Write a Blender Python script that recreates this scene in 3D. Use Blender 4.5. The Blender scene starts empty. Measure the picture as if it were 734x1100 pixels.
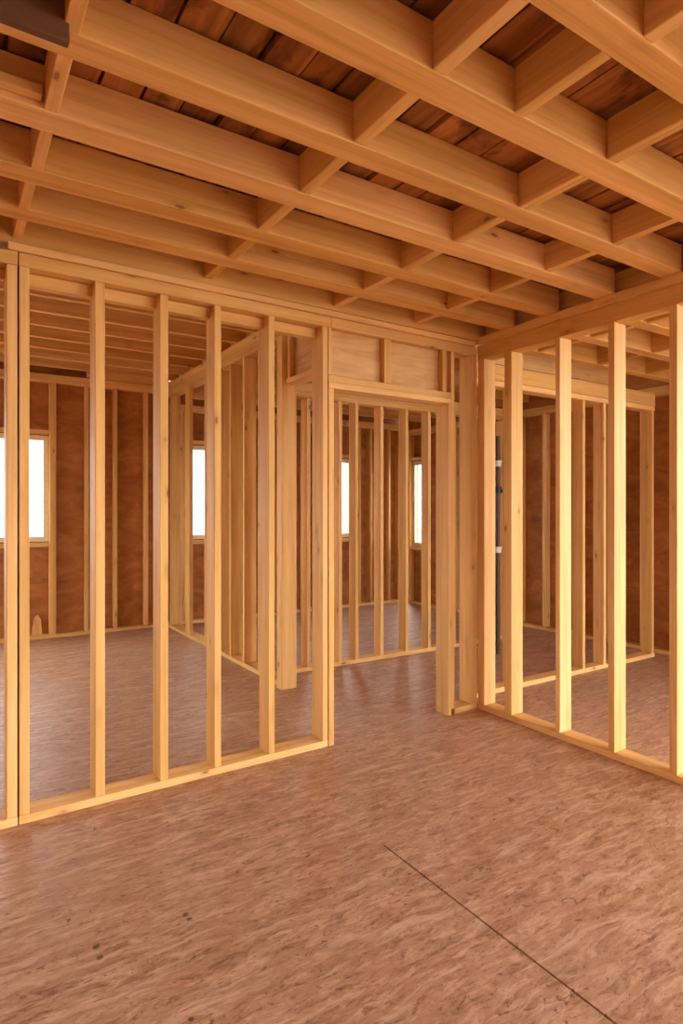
import bpy, bmesh, math, random
random.seed(7)
scn = bpy.context.scene
COL = scn.collection

# ------------------------------------------------------------------ materials
def nodes(m):
    m.use_nodes = True
    nt = m.node_tree
    nt.nodes.clear()
    return nt, nt.nodes, nt.links

def mth(N, L, op, a, b=None, c=None, clamp=False):
    n = N.new('ShaderNodeMath'); n.operation = op; n.use_clamp = clamp
    for i, v in enumerate((a, b, c)):
        if v is None: continue
        if isinstance(v, (int, float)): n.inputs[i].default_value = v
        else: L.new(v, n.inputs[i])
    return n.outputs[0]

def ramp(N, L, fac, stops):
    n = N.new('ShaderNodeValToRGB'); e = n.color_ramp.elements
    while len(e) < len(stops): e.new(0.5)
    for k, (p, c) in enumerate(stops):
        e[k].position = p; e[k].color = (*c, 1) if len(c) == 3 else c
    L.new(fac, n.inputs[0])
    return n.outputs[0]

def mix(N, L, fac, a, b, mode='MIX'):
    n = N.new('ShaderNodeMix'); n.data_type = 'RGBA'; n.blend_type = mode
    for s, v in ((n.inputs[0], fac), (n.inputs[6], a), (n.inputs[7], b)):
        if isinstance(v, (int, float)): s.default_value = v
        elif isinstance(v, tuple): s.default_value = (*v, 1)
        else: L.new(v, s)
    return n.outputs[2]

def noise(N, L, vec, scale, detail=4, rough=.55, dist=0):
    n = N.new('ShaderNodeTexNoise'); n.inputs['Scale'].default_value = scale
    n.inputs['Detail'].default_value = detail; n.inputs['Roughness'].default_value = rough
    n.inputs['Distortion'].default_value = dist
    L.new(vec, n.inputs['Vector'])
    return n.outputs['Fac']

def mapping(N, L, vec, scale=(1, 1, 1), rot=(0, 0, 0), loc=(0, 0, 0)):
    n = N.new('ShaderNodeMapping')
    n.inputs['Scale'].default_value = scale; n.inputs['Rotation'].default_value = rot; n.inputs['Location'].default_value = loc
    L.new(vec, n.inputs['Vector'])
    return n.outputs[0]

def finish(N, L, color, rough, bump=None, bstr=.15, bdist=.004, spec=.3):
    p = N.new('ShaderNodeBsdfPrincipled'); o = N.new('ShaderNodeOutputMaterial')
    if isinstance(color, tuple): p.inputs['Base Color'].default_value = (*color, 1)
    else: L.new(color, p.inputs['Base Color'])
    if isinstance(rough, (int, float)): p.inputs['Roughness'].default_value = rough
    else: L.new(rough, p.inputs['Roughness'])
    p.inputs['Specular IOR Level'].default_value = spec
    if bump is not None:
        b = N.new('ShaderNodeBump'); b.inputs['Strength'].default_value = bstr; b.inputs['Distance'].default_value = bdist
        L.new(bump, b.inputs['Height']); L.new(b.outputs[0], p.inputs['Normal'])
    L.new(p.outputs[0], o.inputs[0])

def lumber(name, axis, light, dark, knot=(.25, .095, .03), grain=1.0):
    """sawn softwood, grain along one axis of the board"""
    m = bpy.data.materials.new(name); nt, N, L = nodes(m)
    tc = N.new('ShaderNodeTexCoord'); oi = N.new('ShaderNodeObjectInfo')
    off = N.new('ShaderNodeVectorMath'); off.operation = 'SCALE'; off.inputs[0].default_value = (31.7, 53.1, 17.9)
    L.new(oi.outputs['Random'], off.inputs['Scale'])
    add = N.new('ShaderNodeVectorMath'); add.operation = 'ADD'
    L.new(tc.outputs['Object'], add.inputs[0]); L.new(off.outputs[0], add.inputs[1])
    v = add.outputs[0]
    def sc(al, ac):
        s = [ac, ac, ac]; s['xyz'.index(axis)] = al
        return tuple(s)
    g1 = noise(N, L, mapping(N, L, v, sc(.9, 22)), 1.0, 5, .6, .35)
    g2 = noise(N, L, mapping(N, L, v, sc(2.2, 95)), 1.0, 3, .6)
    blot = noise(N, L, mapping(N, L, v, sc(1.0, 3.2)), 1.0, 4, .55)
    gm = mth(N, L, 'ADD', mth(N, L, 'MULTIPLY', g1, .72), mth(N, L, 'MULTIPLY', g2, .28))
    base = ramp(N, L, gm, [(.30, dark), (.50, tuple((a + b) / 2 * 1.06 for a, b in zip(light, dark))), (.66, light)])
    base = mix(N, L, mth(N, L, 'MULTIPLY', ramp(N, L, blot, [(.42, (0, 0, 0)), (.72, (1, 1, 1))]), .38 * grain), base,
               tuple(d * .80 for d in dark))
    # knots: sparse, elongated along the grain
    vo = N.new('ShaderNodeTexVoronoi'); vo.feature = 'F1'; vo.inputs['Scale'].default_value = 1.0
    wob = noise(N, L, mapping(N, L, v, sc(18, 50)), 1.0, 2)
    L.new(mapping(N, L, v, sc(4.4, 12.5)), vo.inputs['Vector'])
    dist = mth(N, L, 'ADD', vo.outputs['Distance'], mth(N, L, 'MULTIPLY', mth(N, L, 'SUBTRACT', wob, .5), .10))
    keep = mth(N, L, 'GREATER_THAN', N.new('ShaderNodeSeparateColor').outputs[0], .70)
    sepc = keep.node.inputs[0].links[0].from_node
    L.new(vo.outputs['Color'], sepc.inputs[0])
    kn = N.new('ShaderNodeMapRange'); kn.inputs[1].default_value = .120; kn.inputs[2].default_value = .06
    L.new(dist, kn.inputs[0])
    halo = N.new('ShaderNodeMapRange'); halo.inputs[1].default_value = .34; halo.inputs[2].default_value = .10
    L.new(dist, halo.inputs[0])
    base = mix(N, L, mth(N, L, 'MULTIPLY', mth(N, L, 'MULTIPLY', halo.outputs[0], keep), .40), base, tuple(d * .75 for d in dark))
    base = mix(N, L, mth(N, L, 'MULTIPLY', mth(N, L, 'MULTIPLY', kn.outputs[0], keep), .85), base, knot)
    # board to board difference
    hs = N.new('ShaderNodeHueSaturation')
    L.new(base, hs.inputs['Color'])
    L.new(mth(N, L, 'ADD', mth(N, L, 'MULTIPLY', oi.outputs['Random'], .22), .90), hs.inputs['Value'])
    L.new(mth(N, L, 'SUBTRACT', 1.06, mth(N, L, 'MULTIPLY', oi.outputs['Random'], .10)), hs.inputs['Saturation'])
    finish(N, L, hs.outputs[0], .58, gm, .18, .003, .25)
    return m

LIGHT, DARK = (.84, .55, .228), (.61, .33, .10)
WOOD = {a: lumber('lumber_' + a, a, LIGHT, DARK) for a in 'xyz'}
JL, JD = (.80, .485, .185), (.55, .28, .075)
JOIST = {a: lumber('joist_lumber_' + a, a, JL, JD) for a in 'xyz'}
STAINED = lumber('stained_board', 'x', (.16, .075, .035), (.11, .048, .022), (.05, .02, .01))

def sheathing_mat():
    m = bpy.data.materials.new('plywood_sheathing'); nt, N, L = nodes(m)
    tc = N.new('ShaderNodeTexCoord'); v = tc.outputs['Object']
    a = noise(N, L, mapping(N, L, v, (4, 4, 7)), 1.0, 6, .62, .8)
    b = noise(N, L, mapping(N, L, v, (.9, .9, 2.6)), 1.0, 4, .6, .4)
    col = ramp(N, L, mth(N, L, 'ADD', mth(N, L, 'MULTIPLY', a, .6), mth(N, L, 'MULTIPLY', b, .4)),
               [(.34, (.27, .088, .018)), (.52, (.41, .155, .036)), (.68, (.54, .24, .068))])
    # horizontal panel joints every 0.61 m
    sp = N.new('ShaderNodeSeparateXYZ'); L.new(v, sp.inputs[0])
    fr = mth(N, L, 'FRACT', mth(N, L, 'MULTIPLY', mth(N, L, 'ADD', sp.outputs[2], 8.53), 1 / .61))
    col = mix(N, L, mth(N, L, 'MULTIPLY', mth(N, L, 'LESS_THAN', fr, .010), .5), col, (.14, .05, .016))
    finish(N, L, col, .62, a, .25, .003, .25)
    return m
PLY = sheathing_mat()

def panel_mat():
    m = bpy.data.materials.new('header_panel'); nt, N, L = nodes(m)
    v = N.new('ShaderNodeTexCoord').outputs['Object']
    a = noise(N, L, mapping(N, L, v, (3, 3, 22)), 1.0, 5, .6, .5)
    b = noise(N, L, mapping(N, L, v, (3, 3, 5)), 1.0, 3, .5)
    col = ramp(N, L, mth(N, L, 'ADD', mth(N, L, 'MULTIPLY', a, .6), mth(N, L, 'MULTIPLY', b, .4)),
               [(.36, (.52, .27, .10)), (.52, (.66, .39, .165)), (.66, (.75, .48, .23))])
    finish(N, L, col, .55, a, .12, .003, .3)
    return m
PANEL = panel_mat()

def deck_mat():
    m = bpy.data.materials.new('roof_deck'); nt, N, L = nodes(m)
    v = N.new('ShaderNodeTexCoord').outputs['Object']
    sp = N.new('ShaderNodeSeparateXYZ'); L.new(v, sp.inputs[0])
    wn = N.new('ShaderNodeTexWhiteNoise'); wn.noise_dimensions = '1D'
    L.new(mth(N, L, 'FLOOR', mth(N, L, 'MULTIPLY', mth(N, L, 'ADD', sp.outputs[0], 20), 1 / .135)), wn.inputs['W'])
    g = noise(N, L, mapping(N, L, v, (16, 1.6, 1)), 1.0, 5, .6, .5)
    st = noise(N, L, mapping(N, L, v, (4.2, 2.4, 1)), 1.0, 6, .62, 1.1)
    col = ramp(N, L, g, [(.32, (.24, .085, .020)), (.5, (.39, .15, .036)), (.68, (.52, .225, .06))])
    hs = N.new('ShaderNodeHueSaturation'); L.new(col, hs.inputs['Color'])
    L.new(mth(N, L, 'ADD', mth(N, L, 'MULTIPLY', wn.outputs['Value'], .55), .62), hs.inputs['Value'])
    col = mix(N, L, ramp(N, L, st, [(.55, (0, 0, 0)), (.66, (.85, .85, .85))]), hs.outputs[0], (.13, .042, .012))
    finish(N, L, col, .65, g, .3, .004, .2)
    return m
DECK = deck_mat()

def osb_mat():
    m = bpy.data.materials.new('strand_board_floor'); nt, N, L = nodes(m)
    v = N.new('ShaderNodeTexCoord').outputs['Object']
    # gentle warp so that no strand is dead straight
    wn = N.new('ShaderNodeTexNoise'); wn.inputs['Scale'].default_value = 5.5; wn.inputs['Detail'].default_value = 4
    L.new(v, wn.inputs['Vector'])
    wv = N.new('ShaderNodeVectorMath'); wv.operation = 'MULTIPLY_ADD'
    wv.inputs[1].default_value = (.05, .05, 0); L.new(wn.outputs['Color'], wv.inputs[0]); L.new(v, wv.inputs[2])
    v2 = wv.outputs[0]
    def flakes(rot, sl, sw, seed):
        vo = N.new('ShaderNodeTexVoronoi'); vo.voronoi_dimensions = '2D'; vo.inputs['Scale'].default_value = 1
        L.new(mapping(N, L, v2, (sl, sw, 1), (0, 0, math.radians(rot)), (seed, seed * 1.7, 0)), vo.inputs['Vector'])
        se = N.new('ShaderNodeSeparateColor'); L.new(vo.outputs['Color'], se.inputs[0])
        return se.outputs[0], se.outputs[1]
    def strands(rot, sl, sw, seed, det=5, ro=.65, di=1.2):
        return noise(N, L, mapping(N, L, v2, (sl, sw, 1), (0, 0, math.radians(rot)), (seed, seed * 1.7, 0)), 1.0, det, ro, di)
    f1, g1 = flakes(12, 9, 46, 3.1); f2, g2 = flakes(-38, 10, 52, 9.7); f3, g3 = flakes(70, 12, 58, 15.3)
    pick = mix(N, L, mth(N, L, 'GREATER_THAN', g1, .55), f1, mix(N, L, mth(N, L, 'GREATER_THAN', g2, .5), f2, f3))
    s1 = strands(10, 15, 46, 3.1, 6, .70); s2 = strands(-42, 15, 46, 6.3, 6, .70)
    cl = noise(N, L, v, .8, 3, .5); cl2 = noise(N, L, mapping(N, L, v, (1, 1, 1), (0, 0, 0), (5, 9, 0)), 3.2, 6, .68, .8)
    t = mth(N, L, 'ADD', mth(N, L, 'MULTIPLY', pick, .16),
            mth(N, L, 'ADD', mth(N, L, 'MULTIPLY', s1, .42), mth(N, L, 'MULTIPLY', s2, .42)))
    col = ramp(N, L, t, [(.36, (.25, .110, .054)), (.45, (.44, .242, .145)), (.54, (.535, .320, .205)), (.64, (.69, .455, .32))])
    col = mix(N, L, mth(N, L, 'MULTIPLY', ramp(N, L, cl2, [(.46, (0, 0, 0)), (.68, (1, 1, 1))]), .48), col, (.38, .18, .095))
    col = mix(N, L, mth(N, L, 'MULTIPLY', ramp(N, L, cl, [(.42, (0, 0, 0)), (.62, (1, 1, 1))]), .22), col, (.56, .37, .27))
    fl = strands(25, 12, 30, 2.2, 6, .74, 2.2)
    col = mix(N, L, ramp(N, L, fl, [(.575, (0, 0, 0)), (.635, (.85, .85, .85))]), col, (.15, .062, .032))
    fl2 = strands(100, 13, 32, 8.2, 6, .74, 2.2)
    col = mix(N, L, ramp(N, L, fl2, [(.595, (0, 0, 0)), (.65, (.75, .75, .75))]), col, (.17, .074, .038))
    pl = strands(34, 2.6, 17, 4.4, 5, .6, 1.0)
    col = mix(N, L, ramp(N, L, pl, [(.57, (0, 0, 0)), (.66, (.6, .6, .6))]), col, (.72, .50, .37))
    pl2 = strands(-50, 3.4, 20, 11.4, 5, .6, 1.0)
    col = mix(N, L, ramp(N, L, pl2, [(.58, (0, 0, 0)), (.67, (.55, .55, .55))]), col, (.72, .50, .37))
    # scattered dark oil spots
    for (x, y, r) in SPOTS:
        d = N.new('ShaderNodeVectorMath'); d.operation = 'DISTANCE'; d.inputs[1].default_value = (x, y, 0); L.new(v2, d.inputs[0])
        mr = N.new('ShaderNodeMapRange'); mr.inputs[1].default_value = r; mr.inputs[2].default_value = r * .55
        mr.inputs[4].default_value = .85; L.new(d.outputs[1], mr.inputs[0])
        col = mix(N, L, mr.outputs[0], col, (.055, .035, .025))
    rg = mth(N, L, 'ADD', mth(N, L, 'MULTIPLY', t, .45), .22)
    finish(N, L, col, rg, t, .12, .003, .45)
    return m
SPOTS = [(-2.817, -1.04, .016), (-2.816, -1.096, .013), (-2.510, -1.05, .012), (-2.510, -1.079, .010), (-2.65, -1.50, .010)]
OSB = osb_mat()

def plain(name, color, rough=.5, spec=.4, metal=0):
    m = bpy.data.materials.new(name); nt, N, L = nodes(m)
    v = N.new('ShaderNodeTexCoord').outputs['Object']
    n = noise(N, L, v, 30, 3)
    col = ramp(N, L, n, [(.3, tuple(c * .88 for c in color)), (.7, color)])
    finish(N, L, col, rough, None, spec=spec)
    return m
WHITEPLASTIC = plain('white_fitting', (.75, .73, .70), .35)
BLACK = plain('black_fitting', (.02, .02, .02), .4)
PIPE = plain('dark_pipe', (.10, .05, .03), .45)
GROUND = plain('outdoor_ground', (.42, .36, .30), .9, .1)
VINYL = plain('pale_window_frame', (.86, .68, .40), .4)
def glass_mat():
    m = bpy.data.materials.new('window_glass'); nt, N, L = nodes(m)
    t = N.new('ShaderNodeBsdfTransparent'); g = N.new('ShaderNodeBsdfGlossy'); g.inputs['Roughness'].default_value = .02
    mx = N.new('ShaderNodeMixShader'); o = N.new('ShaderNodeOutputMaterial')
    t.inputs[0].default_value = (.97, .98, .98, 1)
    mx.inputs[0].default_value = .05; L.new(t.outputs[0], mx.inputs[1]); L.new(g.outputs[0], mx.inputs[2]); L.new(mx.outputs[0], o.inputs[0])
    return m
GLASS = glass_mat()

# ------------------------------------------------------------------ builders
def link(o, parent=None):
    COL.objects.link(o)
    if parent: o.parent = parent
    return o

def empty(name, loc=(0, 0, 0), rz=0):
    o = bpy.data.objects.new(name, None); o.empty_display_size = .1
    o.location = loc; o.rotation_euler = (0, 0, rz)
    return link(o)

def tag(o, label=None, cat=None, group=None, kind='thing'):
    if label: o['label'] = label
    if cat: o['category'] = cat
    if group: o['group'] = group
    if kind: o['kind'] = kind
    return o

def add_box(bm, x0, x1, y0, y1, z0, z1):
    r = bmesh.ops.create_cube(bm, size=1)
    for v in r['verts']:
        v.co.x = x0 + (v.co.x + .5) * (x1 - x0); v.co.y = y0 + (v.co.y + .5) * (y1 - y0); v.co.z = z0 + (v.co.z + .5) * (z1 - z0)
    return r['verts']

def mesh_obj(name, bm, mat, parent=None, loc=(0, 0, 0)):
    me = bpy.data.meshes.new(name); bm.to_mesh(me); bm.free()
    me.materials.append(mat)
    o = bpy.data.objects.new(name, me); o.location = loc
    return link(o, parent)

def board(name, x0, x1, y0, y1, z0, z1, axis, parent=None, mats=WOOD, base=(0, 0, 0), bev=.0035):
    """one sawn board with eased edges, given in world metres; base = the parent's world position"""
    bm = bmesh.new()
    c = ((x0 + x1) / 2, (y0 + y1) / 2, (z0 + z1) / 2)
    add_box(bm, x0 - c[0], x1 - c[0], y0 - c[1], y1 - c[1], z0 - c[2], z1 - c[2])
    bev = min(bev, .2 * min(x1 - x0, y1 - y0, z1 - z0))
    bmesh.ops.bevel(bm, geom=list(bm.edges), offset=bev, segments=2, profile=.5, affect='EDGES')
    m = mats[axis] if isinstance(mats, dict) else mats
    return mesh_obj(name, bm, m, parent, tuple(a - b for a, b in zip(c, base)))

ORD = ['first', 'second', 'third', 'fourth', 'fifth', 'sixth', 'seventh', 'eighth', 'ninth', 'tenth', 'eleventh', 'twelfth']

# ------------------------------------------------------------------ key levels
FD = .125           # depth of the near wall frames
DECKZ = 2.845       # underside of the deck over the near rooms
JZ = 2.70           # underside of the near joists
LZ, LDZ = 3.03, 3.20   # joists / deck of the room behind the left frame
BZ, BDZ = 2.80, 2.96   # joists / deck of the hall and back room
YB = 4.38           # room face of the back wall framing
XE = 2.79           # room face of the east wall framing
P1X0, P1X1 = -.965, -.845

# ------------------------------------------------------------------ setting
bm = bmesh.new()
SX, SY = -1.666, -1.09
add_box(bm, -6.2, 3.1, SY, 4.75, -.03, 0)
add_box(bm, -6.2, SX - .0042, -6.6, SY, -.03, 0)
add_box(bm, SX + .0042, 3.1, -6.6, SY, -.03, 0)
add_box(bm, -6.2, 3.1, -6.6, 4.75, -.20, -.031)
floor = mesh_obj('floor', bm, OSB); tag(floor, kind='structure')

def deck(name, x0, x1, y0, y1, z):
    bm = bmesh.new(); x = x0; w = .135
    x = math.floor(x0 / w) * w
    while x < x1:
        j = random.uniform(0, .028)
        add_box(bm, max(x + .006, x0), min(x + w - .006, x1), y0, y1, z + j, z + .03 + j)
        x += w
    add_box(bm, x0, x1, y0, y1, z + .05, z + .07)
    o = mesh_obj(name, bm, DECK); tag(o, kind='structure')
    return o
deck('ceiling', -6.2, 3.1, -6.6, .13, DECKZ)
deck('ceiling_left', -6.2, P1X1 + .001, .13, 4.75, LDZ)
deck('ceiling_back', P1X1 + .006, 3.1, .13, 4.75, BDZ)
g = bmesh.new(); add_box(g, -40, 40, -40, 40, -.5, -.4)
tag(mesh_obj('ground', g, GROUND), kind='structure')

def ext_wall(name, axis, fixed, a0, a1, top, studs, windows, outward, label=None, sheath_holes=()):
    """exterior wall: sheathing (with the window holes), plates and studs.
    axis 'x': runs along X with its room face at Y=fixed; axis 'y': runs along Y with its room face at X=fixed."""
    root = empty(name, (a0, fixed, 0) if axis == 'x' else (fixed, a0, 0)); tag(root, kind='structure')
    base = tuple(root.location)
    d = .10 * outward
    def bx(a, b, e0, e1, z0, z1):
        e0, e1 = min(e0, e1), max(e0, e1)
        return (a, b, e0, e1, z0, z1) if axis == 'x' else (e0, e1, a, b, z0, z1)
    bm = bmesh.new(); s0, s1 = fixed + d, fixed + d + .02 * outward
    cuts = sorted(windows)
    def sb(a, b, z0, z1):
        q = bx(a, b, s0, s1, z0, z1)
        add_box(bm, q[0] - base[0], q[1] - base[0], q[2] - base[1], q[3] - base[1], q[4], q[5])
    p = a0
    for (wa, wb, z0, z1) in cuts:
        sb(p, wa, -.1, top + .3); sb(wa, wb, -.1, z0); sb(wa, wb, z1, top + .3); p = wb
    sb(p, a1, -.1, top + .3)
    mesh_obj('sheathing', bm, PLY, root)
    ax = axis
    board('bottom_plate', *bx(a0, a1, fixed, fixed + d, 0, .04), ax, root, base=base)
    board('top_plate', *bx(a0, a1, fixed, fixed + d, top - .045, top), ax, root, base=base)
    board('top_plate', *bx(a0, a1, fixed, fixed + d, top - .09, top - .046), ax, root, base=base)
    for s in studs:
        inside = any(wa - .02 < s < wb + .02 for wa, wb, _, _ in windows)
        if not inside:
            board('stud', *bx(s - .02, s + .02, fixed, fixed + d, .04, top - .09), 'z', root, base=base)
    for (wa, wb, z0, z1) in windows:
        board('window_header', *bx(wa - .05, wb + .05, fixed + .01 * outward, fixed + d, z1 + .07, z1 + .115), ax, root, base=base)
        board('rough_sill', *bx(wa - .05, wb + .05, fixed, fixed + d, z0 - .115, z0 - .07), ax, root, base=base)
        for s in (wa - .075, wb + .075):
            board('trimmer_stud', *bx(s - .018, s + .018, fixed - .002 * outward, fixed + d, .04, top - .09), 'z', root, base=base)
    return root

WIN_N = [0]
def window(axis, fixed, wa, wb, z0, z1, outward):
    WIN_N[0] += 1
    def bx(a, b, e0, e1, zz0, zz1):
        e0, e1 = min(e0, e1), max(e0, e1)
        return (a, b, e0, e1, zz0, zz1) if axis == 'x' else (e0, e1, a, b, zz0, zz1)
    r = empty('window_%d' % WIN_N[0], (wa, fixed, z0) if axis == 'x' else (fixed, wa, z0)); tag(r, kind='structure')
    base = tuple(r.location)
    e0, e1 = fixed + .055 * outward, fixed + .13 * outward
    fw = .055
    bm = bmesh.new()
    for q in (bx(wa - fw, wa, e0, e1, z0 - fw, z1 + fw), bx(wb, wb + fw, e0, e1, z0 - fw, z1 + fw),
              bx(wa, wb, e0, e1, z0 - fw, z0), bx(wa, wb, e0, e1, z1, z1 + fw)):
        add_box(bm, q[0] - base[0], q[1] - base[0], q[2] - base[1], q[3] - base[1], q[4] - base[2], q[5] - base[2])
    mesh_obj('window_frame', bm, VINYL, r)
    bm = bmesh.new(); q = bx(wa, wb, fixed + .09 * outward, fixed + .096 * outward, z0, z1)
    add_box(bm, q[0] - base[0], q[1] - base[0], q[2] - base[1], q[3] - base[1], q[4] - base[2], q[5] - base[2])
    mesh_obj('pane', bm, GLASS, r)
    return r

W4 = (3.96, 4.15, .95, 2.15)
W0_ADDED = (-5.05, -3.50, .7, 2.35)  # out-of-view window, added to light the left room's joists and floor
W1 = (-3.15, -2.35, 1.15, 2.24); W2 = (-.665, -.15, 1.13, 2.23); W3 = (1.69, 1.80, 1.10, 2.16)
W3 = (1.28, 1.80, 1.10, 2.16)
ext_wall('wall_back', 'x', YB, -5.4, -.9055, 2.99, [-5.3, -3.35, -2.245, -1.895, -1.575, -1.21, -1.05], [W0_ADDED, W1], 1)
window('x', YB, *W0_ADDED, 1)
window('x', YB, *W1, 1)
ext_wall('wall_back_right', 'x', YB, -.905, XE + .1, 2.79, [-.78, .2, .6, 1.0, 1.97, 2.18, 2.53, 2.72], [W2, W3], 1)
window('x', YB, *W2, 1); window('x', YB, *W3, 1)
ext_wall('wall_east', 'y', XE, -2.2, YB - .001, 2.70, [-2.18, -1.8, -1.4, -1.2, -.8, -.4, .0, .42, .82, 1.23, 1.66, 2.03, 2.40, 2.8, 3.2, 3.5], [W4], 1)
window('y', XE, *W4, 1)
WM_ADDED = (-4.2, -3.0, .4, 1.4)  # out-of-view window, added to brighten the right frame's room-side faces
WL = (2.3, 4.15, .6, 2.3)
ext_wall('wall_west', 'y', -5.4, .14, YB - .001, 2.99, [.2, .6, 1.0, 1.4, 1.8], [WL], -1)
window('y', -5.4, *WL, -1)
ext_wall('wall_left', 'y', -5.0, -6.4, .13, 2.69, [-6.3 + .4 * k for k in range(16)], [WM_ADDED], -1)
window('y', -5.0, *WM_ADDED, -1)
ext_wall('wall_south', 'x', -6.4, -4.99, -.8, 2.69, [-4.9 + .4 * k for k in range(11)], [], -1)

# ------------------------------------------------------------------ left wall frame with the doorway
LH = 2.575          # underside of its top plates
lw = empty('stud_wall', (0, 0, 0), math.radians(.95))
tag(lw, 'long pale framed wall with open studs and the doorway, left of the room corner', 'wall frame', 'open stud wall frames')
LX0 = -2.980
B = lambda n, *a, **k: board(n, *a, lw, **k)
B('bottom_plate', LX0, -1.294, 0, FD, 0, .040, 'x')
B('bottom_plate', -.2265, -.002, 0, FD, 0, .040, 'x')
B('top_plate', LX0, -1.270, 0, FD, LH, LH + .063, 'x')
B('top_plate', -1.268, -.002, 0, FD, LH, LH + .063, 'x')
B('cap_plate', -3.025, -.033, -.012, FD, LH + .065, LH + .100, 'x')
B('nailer', LX0, -1.335, .07, FD, LH - .06, LH - .002, 'x')
for x0, x1 in ((LX0 + .002, -2.936), (-2.647, -2.601), (-2.328, -2.284), (-2.030, -1.991), (-1.700, -1.660), (-1.334, -1.296), (-.060, -.003)):
    hi = LH - .001 if x0 < -1.34 and False else LH - .001
    B('stud', x0, x1, 0, .074 if False else FD, .041, LH - .051 if False else hi, 'z')
B('trimmer_stud', -1.292, -1.252, -.004, FD, 0, 2.199, 'z')
B('trimmer_stud', -.293, -.2615, -.004, FD, 0, 2.199, 'z')
B('king_stud', -.2605, -.228, 0, FD, .041, LH - .001, 'z')
B('header_sill', -1.292, -.2615, -.006, FD, 2.200, 2.238, 'x')
B('header_sill', -1.292, -.2615, 0, FD, 2.239, 2.282, 'x')
B('header_panel', -1.292, -.2615, .045, .065, 2.283, LH - .001, 'x', mats=PANEL)
B('cripple_stud', -1.292, -1.268, 0, .044, 2.283, LH - .001, 'z')
B('cripple_stud', -.858, -.800, 0, .044, 2.283, LH - .001, 'z')
B('cripple_stud', -.345, -.302, 0, .044, 2.283, LH - .001, 'z')

# neighbouring frame cut off by the picture's left edge
nb = empty('stud_wall', (-3.0, -.05, 0), math.radians(.95))
tag(nb, 'framed wall cut off at the left edge, butted to the long pale frame', 'wall frame', 'open stud wall frames')
Bn = lambda n, *a, **k: board(n, *a, nb, **k)
Bn('bottom_plate', -1.9, .016, 0, FD, 0, .04, 'x')
Bn('top_plate', -1.9, .016, 0, FD, LH, LH + .0635, 'x')
Bn('nailer', -1.9, -.03, .075, FD, LH - .05, LH - .002, 'x')
for x in (-.029, -.36, -.76, -1.16, -1.56, -1.88):
    Bn('stud', x, x + .043, 0, FD, .041, LH - .001, 'z')

# ------------------------------------------------------------------ right wall frame
rw = empty('stud_wall', (.06, -1.2, 0))
tag(rw, 'framed wall running forward on the right with wide pale studs', 'wall frame', 'open stud wall frames')
RB = tuple(rw.location); RD = .115; RH = 2.545; RY = -2.35
Br = lambda n, *a, **k: board(n, *a, rw, base=RB, **k)
Br('bottom_plate', .0, RD, RY, .0, 0, .040, 'y')
Br('top_plate', .0, RD, -.712, .0, RH, RH + .103, 'y')
Br('top_plate', .0, RD, RY, -.714, RH, RH + .103, 'y')
Br('cap_plate', -.030, RD, RY, -.043, RH + .105, JZ - .001, 'y')
for y0, y1 in ((-.068, -.004), (-.321, -.258), (-.716, -.683), (-1.092, -1.052), (-1.455, -1.412), (-1.84, -1.80), (-2.24, -2.20)):
    Br('stud', .0, RD, y0, y1, .041, RH - .001, 'z')

# ------------------------------------------------------------------ partition behind the left frame (along Y)
p1 = empty('stud_wall', (-.905, 2.8, 0))
tag(p1, 'receding partition of dark studs with a slanting top beam, seen through the left frame', 'wall frame', 'open stud wall frames')
PB = tuple(p1.location); B1 = lambda n, *a, **k: board(n, *a, p1, base=PB, **k)
B1('bottom_plate', P1X0, P1X1, 1.27, YB - .002, 0, .040, 'y')
B1('top_plate', P1X0, P1X1, 1.17, YB - .002, 2.86, 2.944, 'y')
B1('top_plate', P1X0, P1X1, 1.17, YB - .002, 2.945, LZ - .001, 'y')
B1('stud', P1X0, P1X0 + .045, 3.52, 3.66, .041, 2.859, 'z')
for y in (1.68, 2.01, 2.33, 2.63, 3.02, 4.22):
    B1('stud', P1X0, P1X1, y - .02, y + .02, .041, 2.859, 'z')
B1('corner_post', P1X0 - .035, P1X1 - .02, 1.17, 1.26, 0, 2.859, 'z')
B1('header_sill', P1X0, P1X1, .168, 1.168, 2.47, 2.51, 'y')
B1('header_panel', -.915, -.895, .168, 1.168, 2.511, 2.84, 'y', mats=PANEL)
B1('cripple_stud', P1X0, -.916, 1.10, 1.14, 2.511, 2.84, 'z')

# ------------------------------------------------------------------ partition across the hall (along X)
p2 = empty('stud_wall', (.3, 1.62, 0))
tag(p2, 'shadowed partition across the hall, seen through the doorway', 'wall frame', 'open stud wall frames')
QB = tuple(p2.location); B2 = lambda n, *a, **k: board(n, *a, p2, base=QB, **k)
Q0, Q1 = 1.56, 1.67
B2('bottom_plate', -.78, 2.2, Q0, Q1, 0, .040, 'x')
B2('top_plate', -.78, 2.2, Q0, Q1, 2.46, 2.505, 'x')
B2('top_plate', -.78, 2.2, Q0, Q1, 2.506, 2.59, 'x')
for x in (-.70, -.53, -.19, -.005, .29, .60, .895, 1.24, 1.62, 2.0):
    B2('stud', x - .018, x + .02, Q0, Q1, .041, 2.459, 'z')

# ------------------------------------------------------------------ partition in the side room (along X)
p3 = empty('stud_wall', (1.4, .24, 0))
tag(p3, 'partition under a heavy beam in the side room, behind the right frame', 'wall frame', 'open stud wall frames')
TB = tuple(p3.location); B3 = lambda n, *a, **k: board(n, *a, p3, base=TB, **k)
T0, T1 = .18, .29
B3('bottom_plate', .13, 2.62, T0, T1, 0, .040, 'x')
B3('top_plate', .13, 2.62, T0, T1, 2.43, 2.474, 'x')
B3('beam', .13, 2.62, T0 - .004, T1, 2.475, 2.60, 'x')
for x in (.60, 1.50, 1.805, 2.585):
    B3('stud', x - .018, x + .018, T0, T1, .041, 2.429, 'z')

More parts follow.
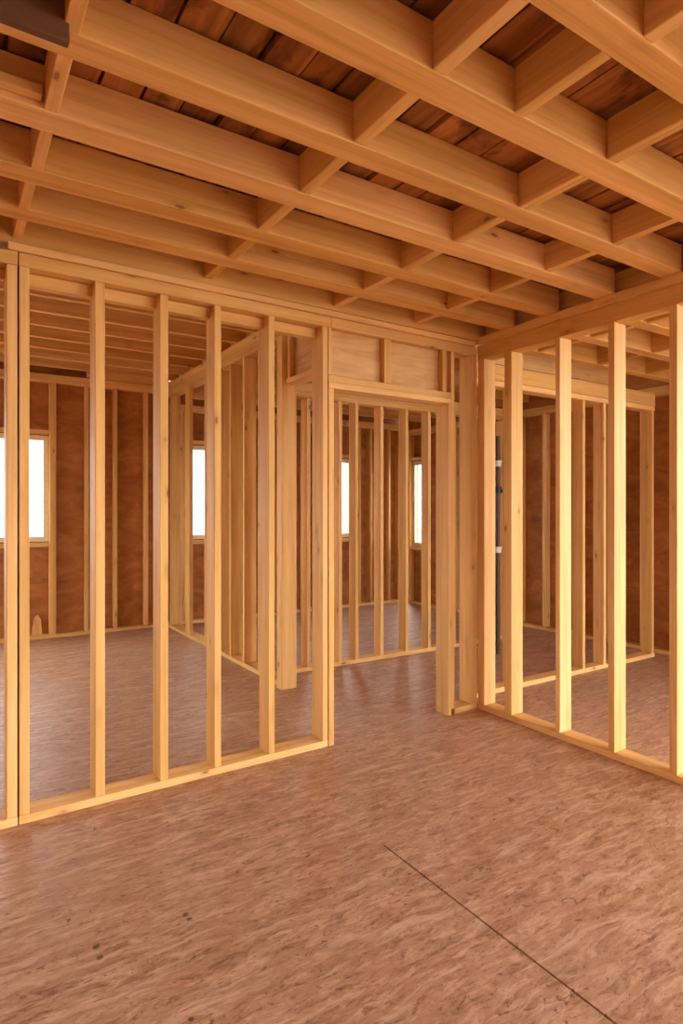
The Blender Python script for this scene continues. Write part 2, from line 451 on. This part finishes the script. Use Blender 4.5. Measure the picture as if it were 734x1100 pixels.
# ------------------------------------------------------------------ near ceiling joists
JG = 'joists over the near room'
J = [(-.040, .075), (-.365, -.252), (-.720, -.602), (-1.105, -.985), (-1.487, -1.384), (-1.893, -1.781), (-2.288, -2.198), (-2.70, -2.59)]
jl = ['pale ceiling joist lying along the top of the left wall frame',
      'ceiling joist next in front of the one on the left wall frame',
      'third ceiling joist out from the left wall frame',
      'fourth ceiling joist out from the left wall frame',
      'fifth ceiling joist out, the one with the dark board at its left end',
      'broad pale ceiling joist, second from the top right corner',
      'pale ceiling joist crossing the top right corner of the photo',
      'ceiling joist above the camera, beyond the top right corner']
for k, (y0, y1) in enumerate(J):
    z = 2.676 if k == 0 else JZ
    o = board('ceiling_joist', -4.99, -.012 if k else .044, y0, y1, z, DECKZ - .001, 'x', None, JOIST)
    tag(o, jl[k], 'joist', JG)
for k in range(2):
    y = -3.1 - .4 * k
    # behind the camera
    tag(board('ceiling_joist', -4.99, -.012, y, y + .11, JZ, DECKZ - .001, 'x', None, JOIST),
        'ceiling joist behind the camera', 'joist', 'joists behind the camera')

# blocking between the joists: (row X0, X1)
ROWN = ['leftmost row', 'second row from the left', 'third row from the left', 'row nearest the right wall']
ROWS = [(-3.003, -2.963, 'at the left edge'), (-2.088, -2.040, 'in the second row from the left'),
        (-1.275, -1.216, 'in the third row from the left'), (-.632, -.585, 'in the row nearest the right wall frame')]
BAY = ['first', 'second', 'third', 'fourth', 'fifth', 'sixth', 'seventh']
for b in range(7):
    y0, y1 = J[b + 1][1], J[b][0]
    for r, (x0, x1, rn) in enumerate(ROWS):
        if b == 5 and r == 3: continue
        if b == 6 and r in (0, 1, 2): continue
        if b == 6: x0, x1 = -1.70, -1.655
        dx = random.uniform(-.006, .006)
        tx = 'joist block, %s, %s gap out from the left wall' % (ROWN[r], BAY[b]) if b < 6 else 'wooden block at the top right corner of the photo'
        if r == 2:
            e = empty('ceiling_blocking', ((x0 + x1) / 2, (y0 + y1) / 2, JZ)); eb = tuple(e.location)
            tag(e, 'doubled ' + tx, 'block', 'blocks between the joists')
            xm = (x0 + x1) / 2 + dx
            board('block_board', x0 + dx, xm - .0015, y0 + .0008, y1 - .0008, JZ, DECKZ - .001, 'y', e, JOIST, eb, .005)
            board('block_board', xm + .0015, x1 + dx, y0 + .0008, y1 - .0008, JZ + .003, DECKZ - .001, 'y', e, JOIST, eb, .005)
            continue
        tag(board('ceiling_blocking', x0 + dx, x1 + dx, y0 + .0008, y1 - .0008, JZ + random.uniform(0, .004), DECKZ - .001, 'y', None, JOIST),
            tx, 'block', 'blocks between the joists')
tag(board('ceiling_blocking', -1.752, -1.707, J[6][1] + .0008, J[5][0] - .0008, JZ, DECKZ - .001, 'y', None, JOIST),
    'wooden block midway between the second and third rows, against the top right joist', 'block', 'blocks between the joists')

tag(board('rim_board', .045, .085, -2.35, 0, JZ + .0005, DECKZ - .001, 'y', None, JOIST),
    'shadowed rim board closing the joist ends above the right wall frame', 'rim board')
# dark board nailed to the fifth joist, at the top left
tag(board('ceiling_board', -3.9, -2.988, -1.515, -1.4885, JZ - .048, DECKZ - .002, 'x', None, STAINED),
    'dark brown stained board on the joist at the top left corner', 'board')
tag(board('ceiling_board', -3.75, -3.008, -1.108 - .035, -1.1065, JZ + .022, JZ + .055, 'x', None, WOOD),
    'thin bright strip of wood nailed on the joist at the left edge', 'board')

# ------------------------------------------------------------------ joists of the room behind the left frame
n = 0
y = .55
while y < YB - .15:
    o = board('ceiling_joist', -5.4, -.880, y, y + .048, LZ, LDZ - .001, 'x', None, JOIST)
    tag(o, 'thin joist seen through the left wall frame, %s from its top' % ORD[n], 'joist', 'joists of the room behind the left frame')
    n += 1; y += .40
tag(board('ceiling_ledger', -1.90, P1X0 - .002, YB - .045, YB + .02, LZ - .035, LZ + .07, 'x', None, WOOD),
    'pale ledger board on top of the far wall, behind the left frame', 'ledger')
tag(board('rim_board', -.8785, P1X1, .17, YB, LZ + .0005, LDZ - .001, 'y', None, JOIST),
    'rim board on top of the receding partition', 'rim board')
tag(board('rim_board', -5.4, P1X1, .129, .165, LH + .102, LDZ - .001, 'x', None, JOIST),
    'rim board above the left wall frame, closing the higher ceiling', 'rim board')

n = 0
y = .75
while y < YB - .15:
    o = board('ceiling_joist', P1X1 + .007, XE + .08, y, y + .045, BZ, BDZ - .001, 'x', None, JOIST)
    tag(o, 'thin joist seen over the hall beyond the doorway, %s from the front' % ORD[n], 'joist', 'joists over the hall and back room')
    n += 1; y += .40

# side room joists and blocking
SJ = [(-.055, .03), (-.52, -.42), (-.93, -.83), (-1.33, -1.23), (-1.73, -1.63)]
for k, (y0, y1) in enumerate(SJ):
    tag(board('ceiling_joist', .118, XE + .08, y0, y1, JZ - .02, DECKZ - .001, 'x', None, JOIST),
        'joist in the side room behind the right frame, %s from the heavy beam' % ORD[k], 'joist', 'joists of the side room')
for b in range(4):
    for r, (x, rn) in enumerate(((.62, 'near'), (1.38, 'middle'), (2.08, 'far'))):
        tag(board('ceiling_blocking', x - .022, x + .022, SJ[b + 1][1] + .0008, SJ[b][0] - .0008, JZ - .02, DECKZ - .001, 'y', None, JOIST),
            'block in the side room, %s row, %s bay from the heavy beam' % (rn, ORD[b]), 'block', 'blocks of the side room')

# ------------------------------------------------------------------ pipe with fittings, in the gap beside the corner
def cyl(bm, r, z0, z1, seg=20, x=0, y=0):
    v = bmesh.ops.create_cone(bm, cap_ends=True, segments=seg, radius1=r, radius2=r, depth=z1 - z0)['verts']
    for q in v:
        q.co.x += x; q.co.y += y; q.co.z += (z0 + z1) / 2
pp = empty('water_pipe', (1.42, 1.12, 0))
tag(pp, 'dark upright pipe with small white and black fittings, in the gap right of the corner', 'pipe')
bm = bmesh.new(); cyl(bm, .022, 0, 2.2); mesh_obj('pipe', bm, PIPE, pp)
for z, m, nm in ((1.92, WHITEPLASTIC, 'coupling'), (1.05, WHITEPLASTIC, 'coupling')):
    bm = bmesh.new(); cyl(bm, .036, z - .03, z + .03); cyl(bm, .042, z + .012, z + .03)
    mesh_obj(nm, bm, m, pp)['label'] = 'white coupling'
bm = bmesh.new(); cyl(bm, .036, 1.62, 1.69)
add_box(bm, -.01, .075, -.015, .015, 1.63, 1.665); mesh_obj('valve', bm, BLACK, pp)['label'] = 'black valve'

bm = bmesh.new()
vs = [bm.verts.new(p) for p in ((-.05, 0, 0), (.055, 0, 0), (.045, 0, .17), (.015, 0, .225), (-.02, 0, .20), (-.04, 0, .10))]
f = bm.faces.new(vs); ex = bmesh.ops.extrude_face_region(bm, geom=[f])
for e in ex['geom']:
    if isinstance(e, bmesh.types.BMVert): e.co.y += .018
bmesh.ops.recalc_face_normals(bm, faces=bm.faces)
sp = mesh_obj('wood_scrap', bm, WOOD['z'], None, (-2.42, YB + .06, .0405))
tag(sp, 'small pale scrap of wood standing on the wall plate under the left window', 'wood scrap')

# ------------------------------------------------------------------ camera
cam = bpy.data.cameras.new('camera'); co = bpy.data.objects.new('camera', cam); COL.objects.link(co)
cam.sensor_fit = 'VERTICAL'; cam.sensor_height = 36; cam.lens = 655 / 1100 * 36
cam.shift_y = -2 / 1100; cam.clip_start = .02
co.location = (-3.2485, -3.212, 1.45)
co.rotation_euler = (math.radians(90), 0, math.radians(57.242 - 90))
scn.camera = co

# ------------------------------------------------------------------ daylight
w = bpy.data.worlds.new('sky'); scn.world = w; w.use_nodes = True
bg = w.node_tree.nodes['Background']
bg.inputs[0].default_value = (1.0, .965, .91, 1); bg.inputs[1].default_value = 3.2
sl = bpy.data.lights.new('sun', 'SUN'); sl.energy = .85; sl.angle = math.radians(22); sl.color = (1, .94, .84)
so = bpy.data.objects.new('sun', sl); COL.objects.link(so)
from mathutils import Vector
so.rotation_euler = Vector((-.8, .6, -.14)).to_track_quat('-Z', 'Y').to_euler()
so.location = (8, -6, 4)
sc = scn.cycles
sc.max_bounces = 14; sc.diffuse_bounces = 8; sc.glossy_bounces = 4; sc.transparent_max_bounces = 8
sc.sample_clamp_indirect = 6
sc.use_denoising = True
scn.view_settings.view_transform = 'Standard'; scn.view_settings.look = 'None'
scn.view_settings.gamma = 1; scn.view_settings.exposure = 1.52; scn.view_settings.use_curve_mapping = False
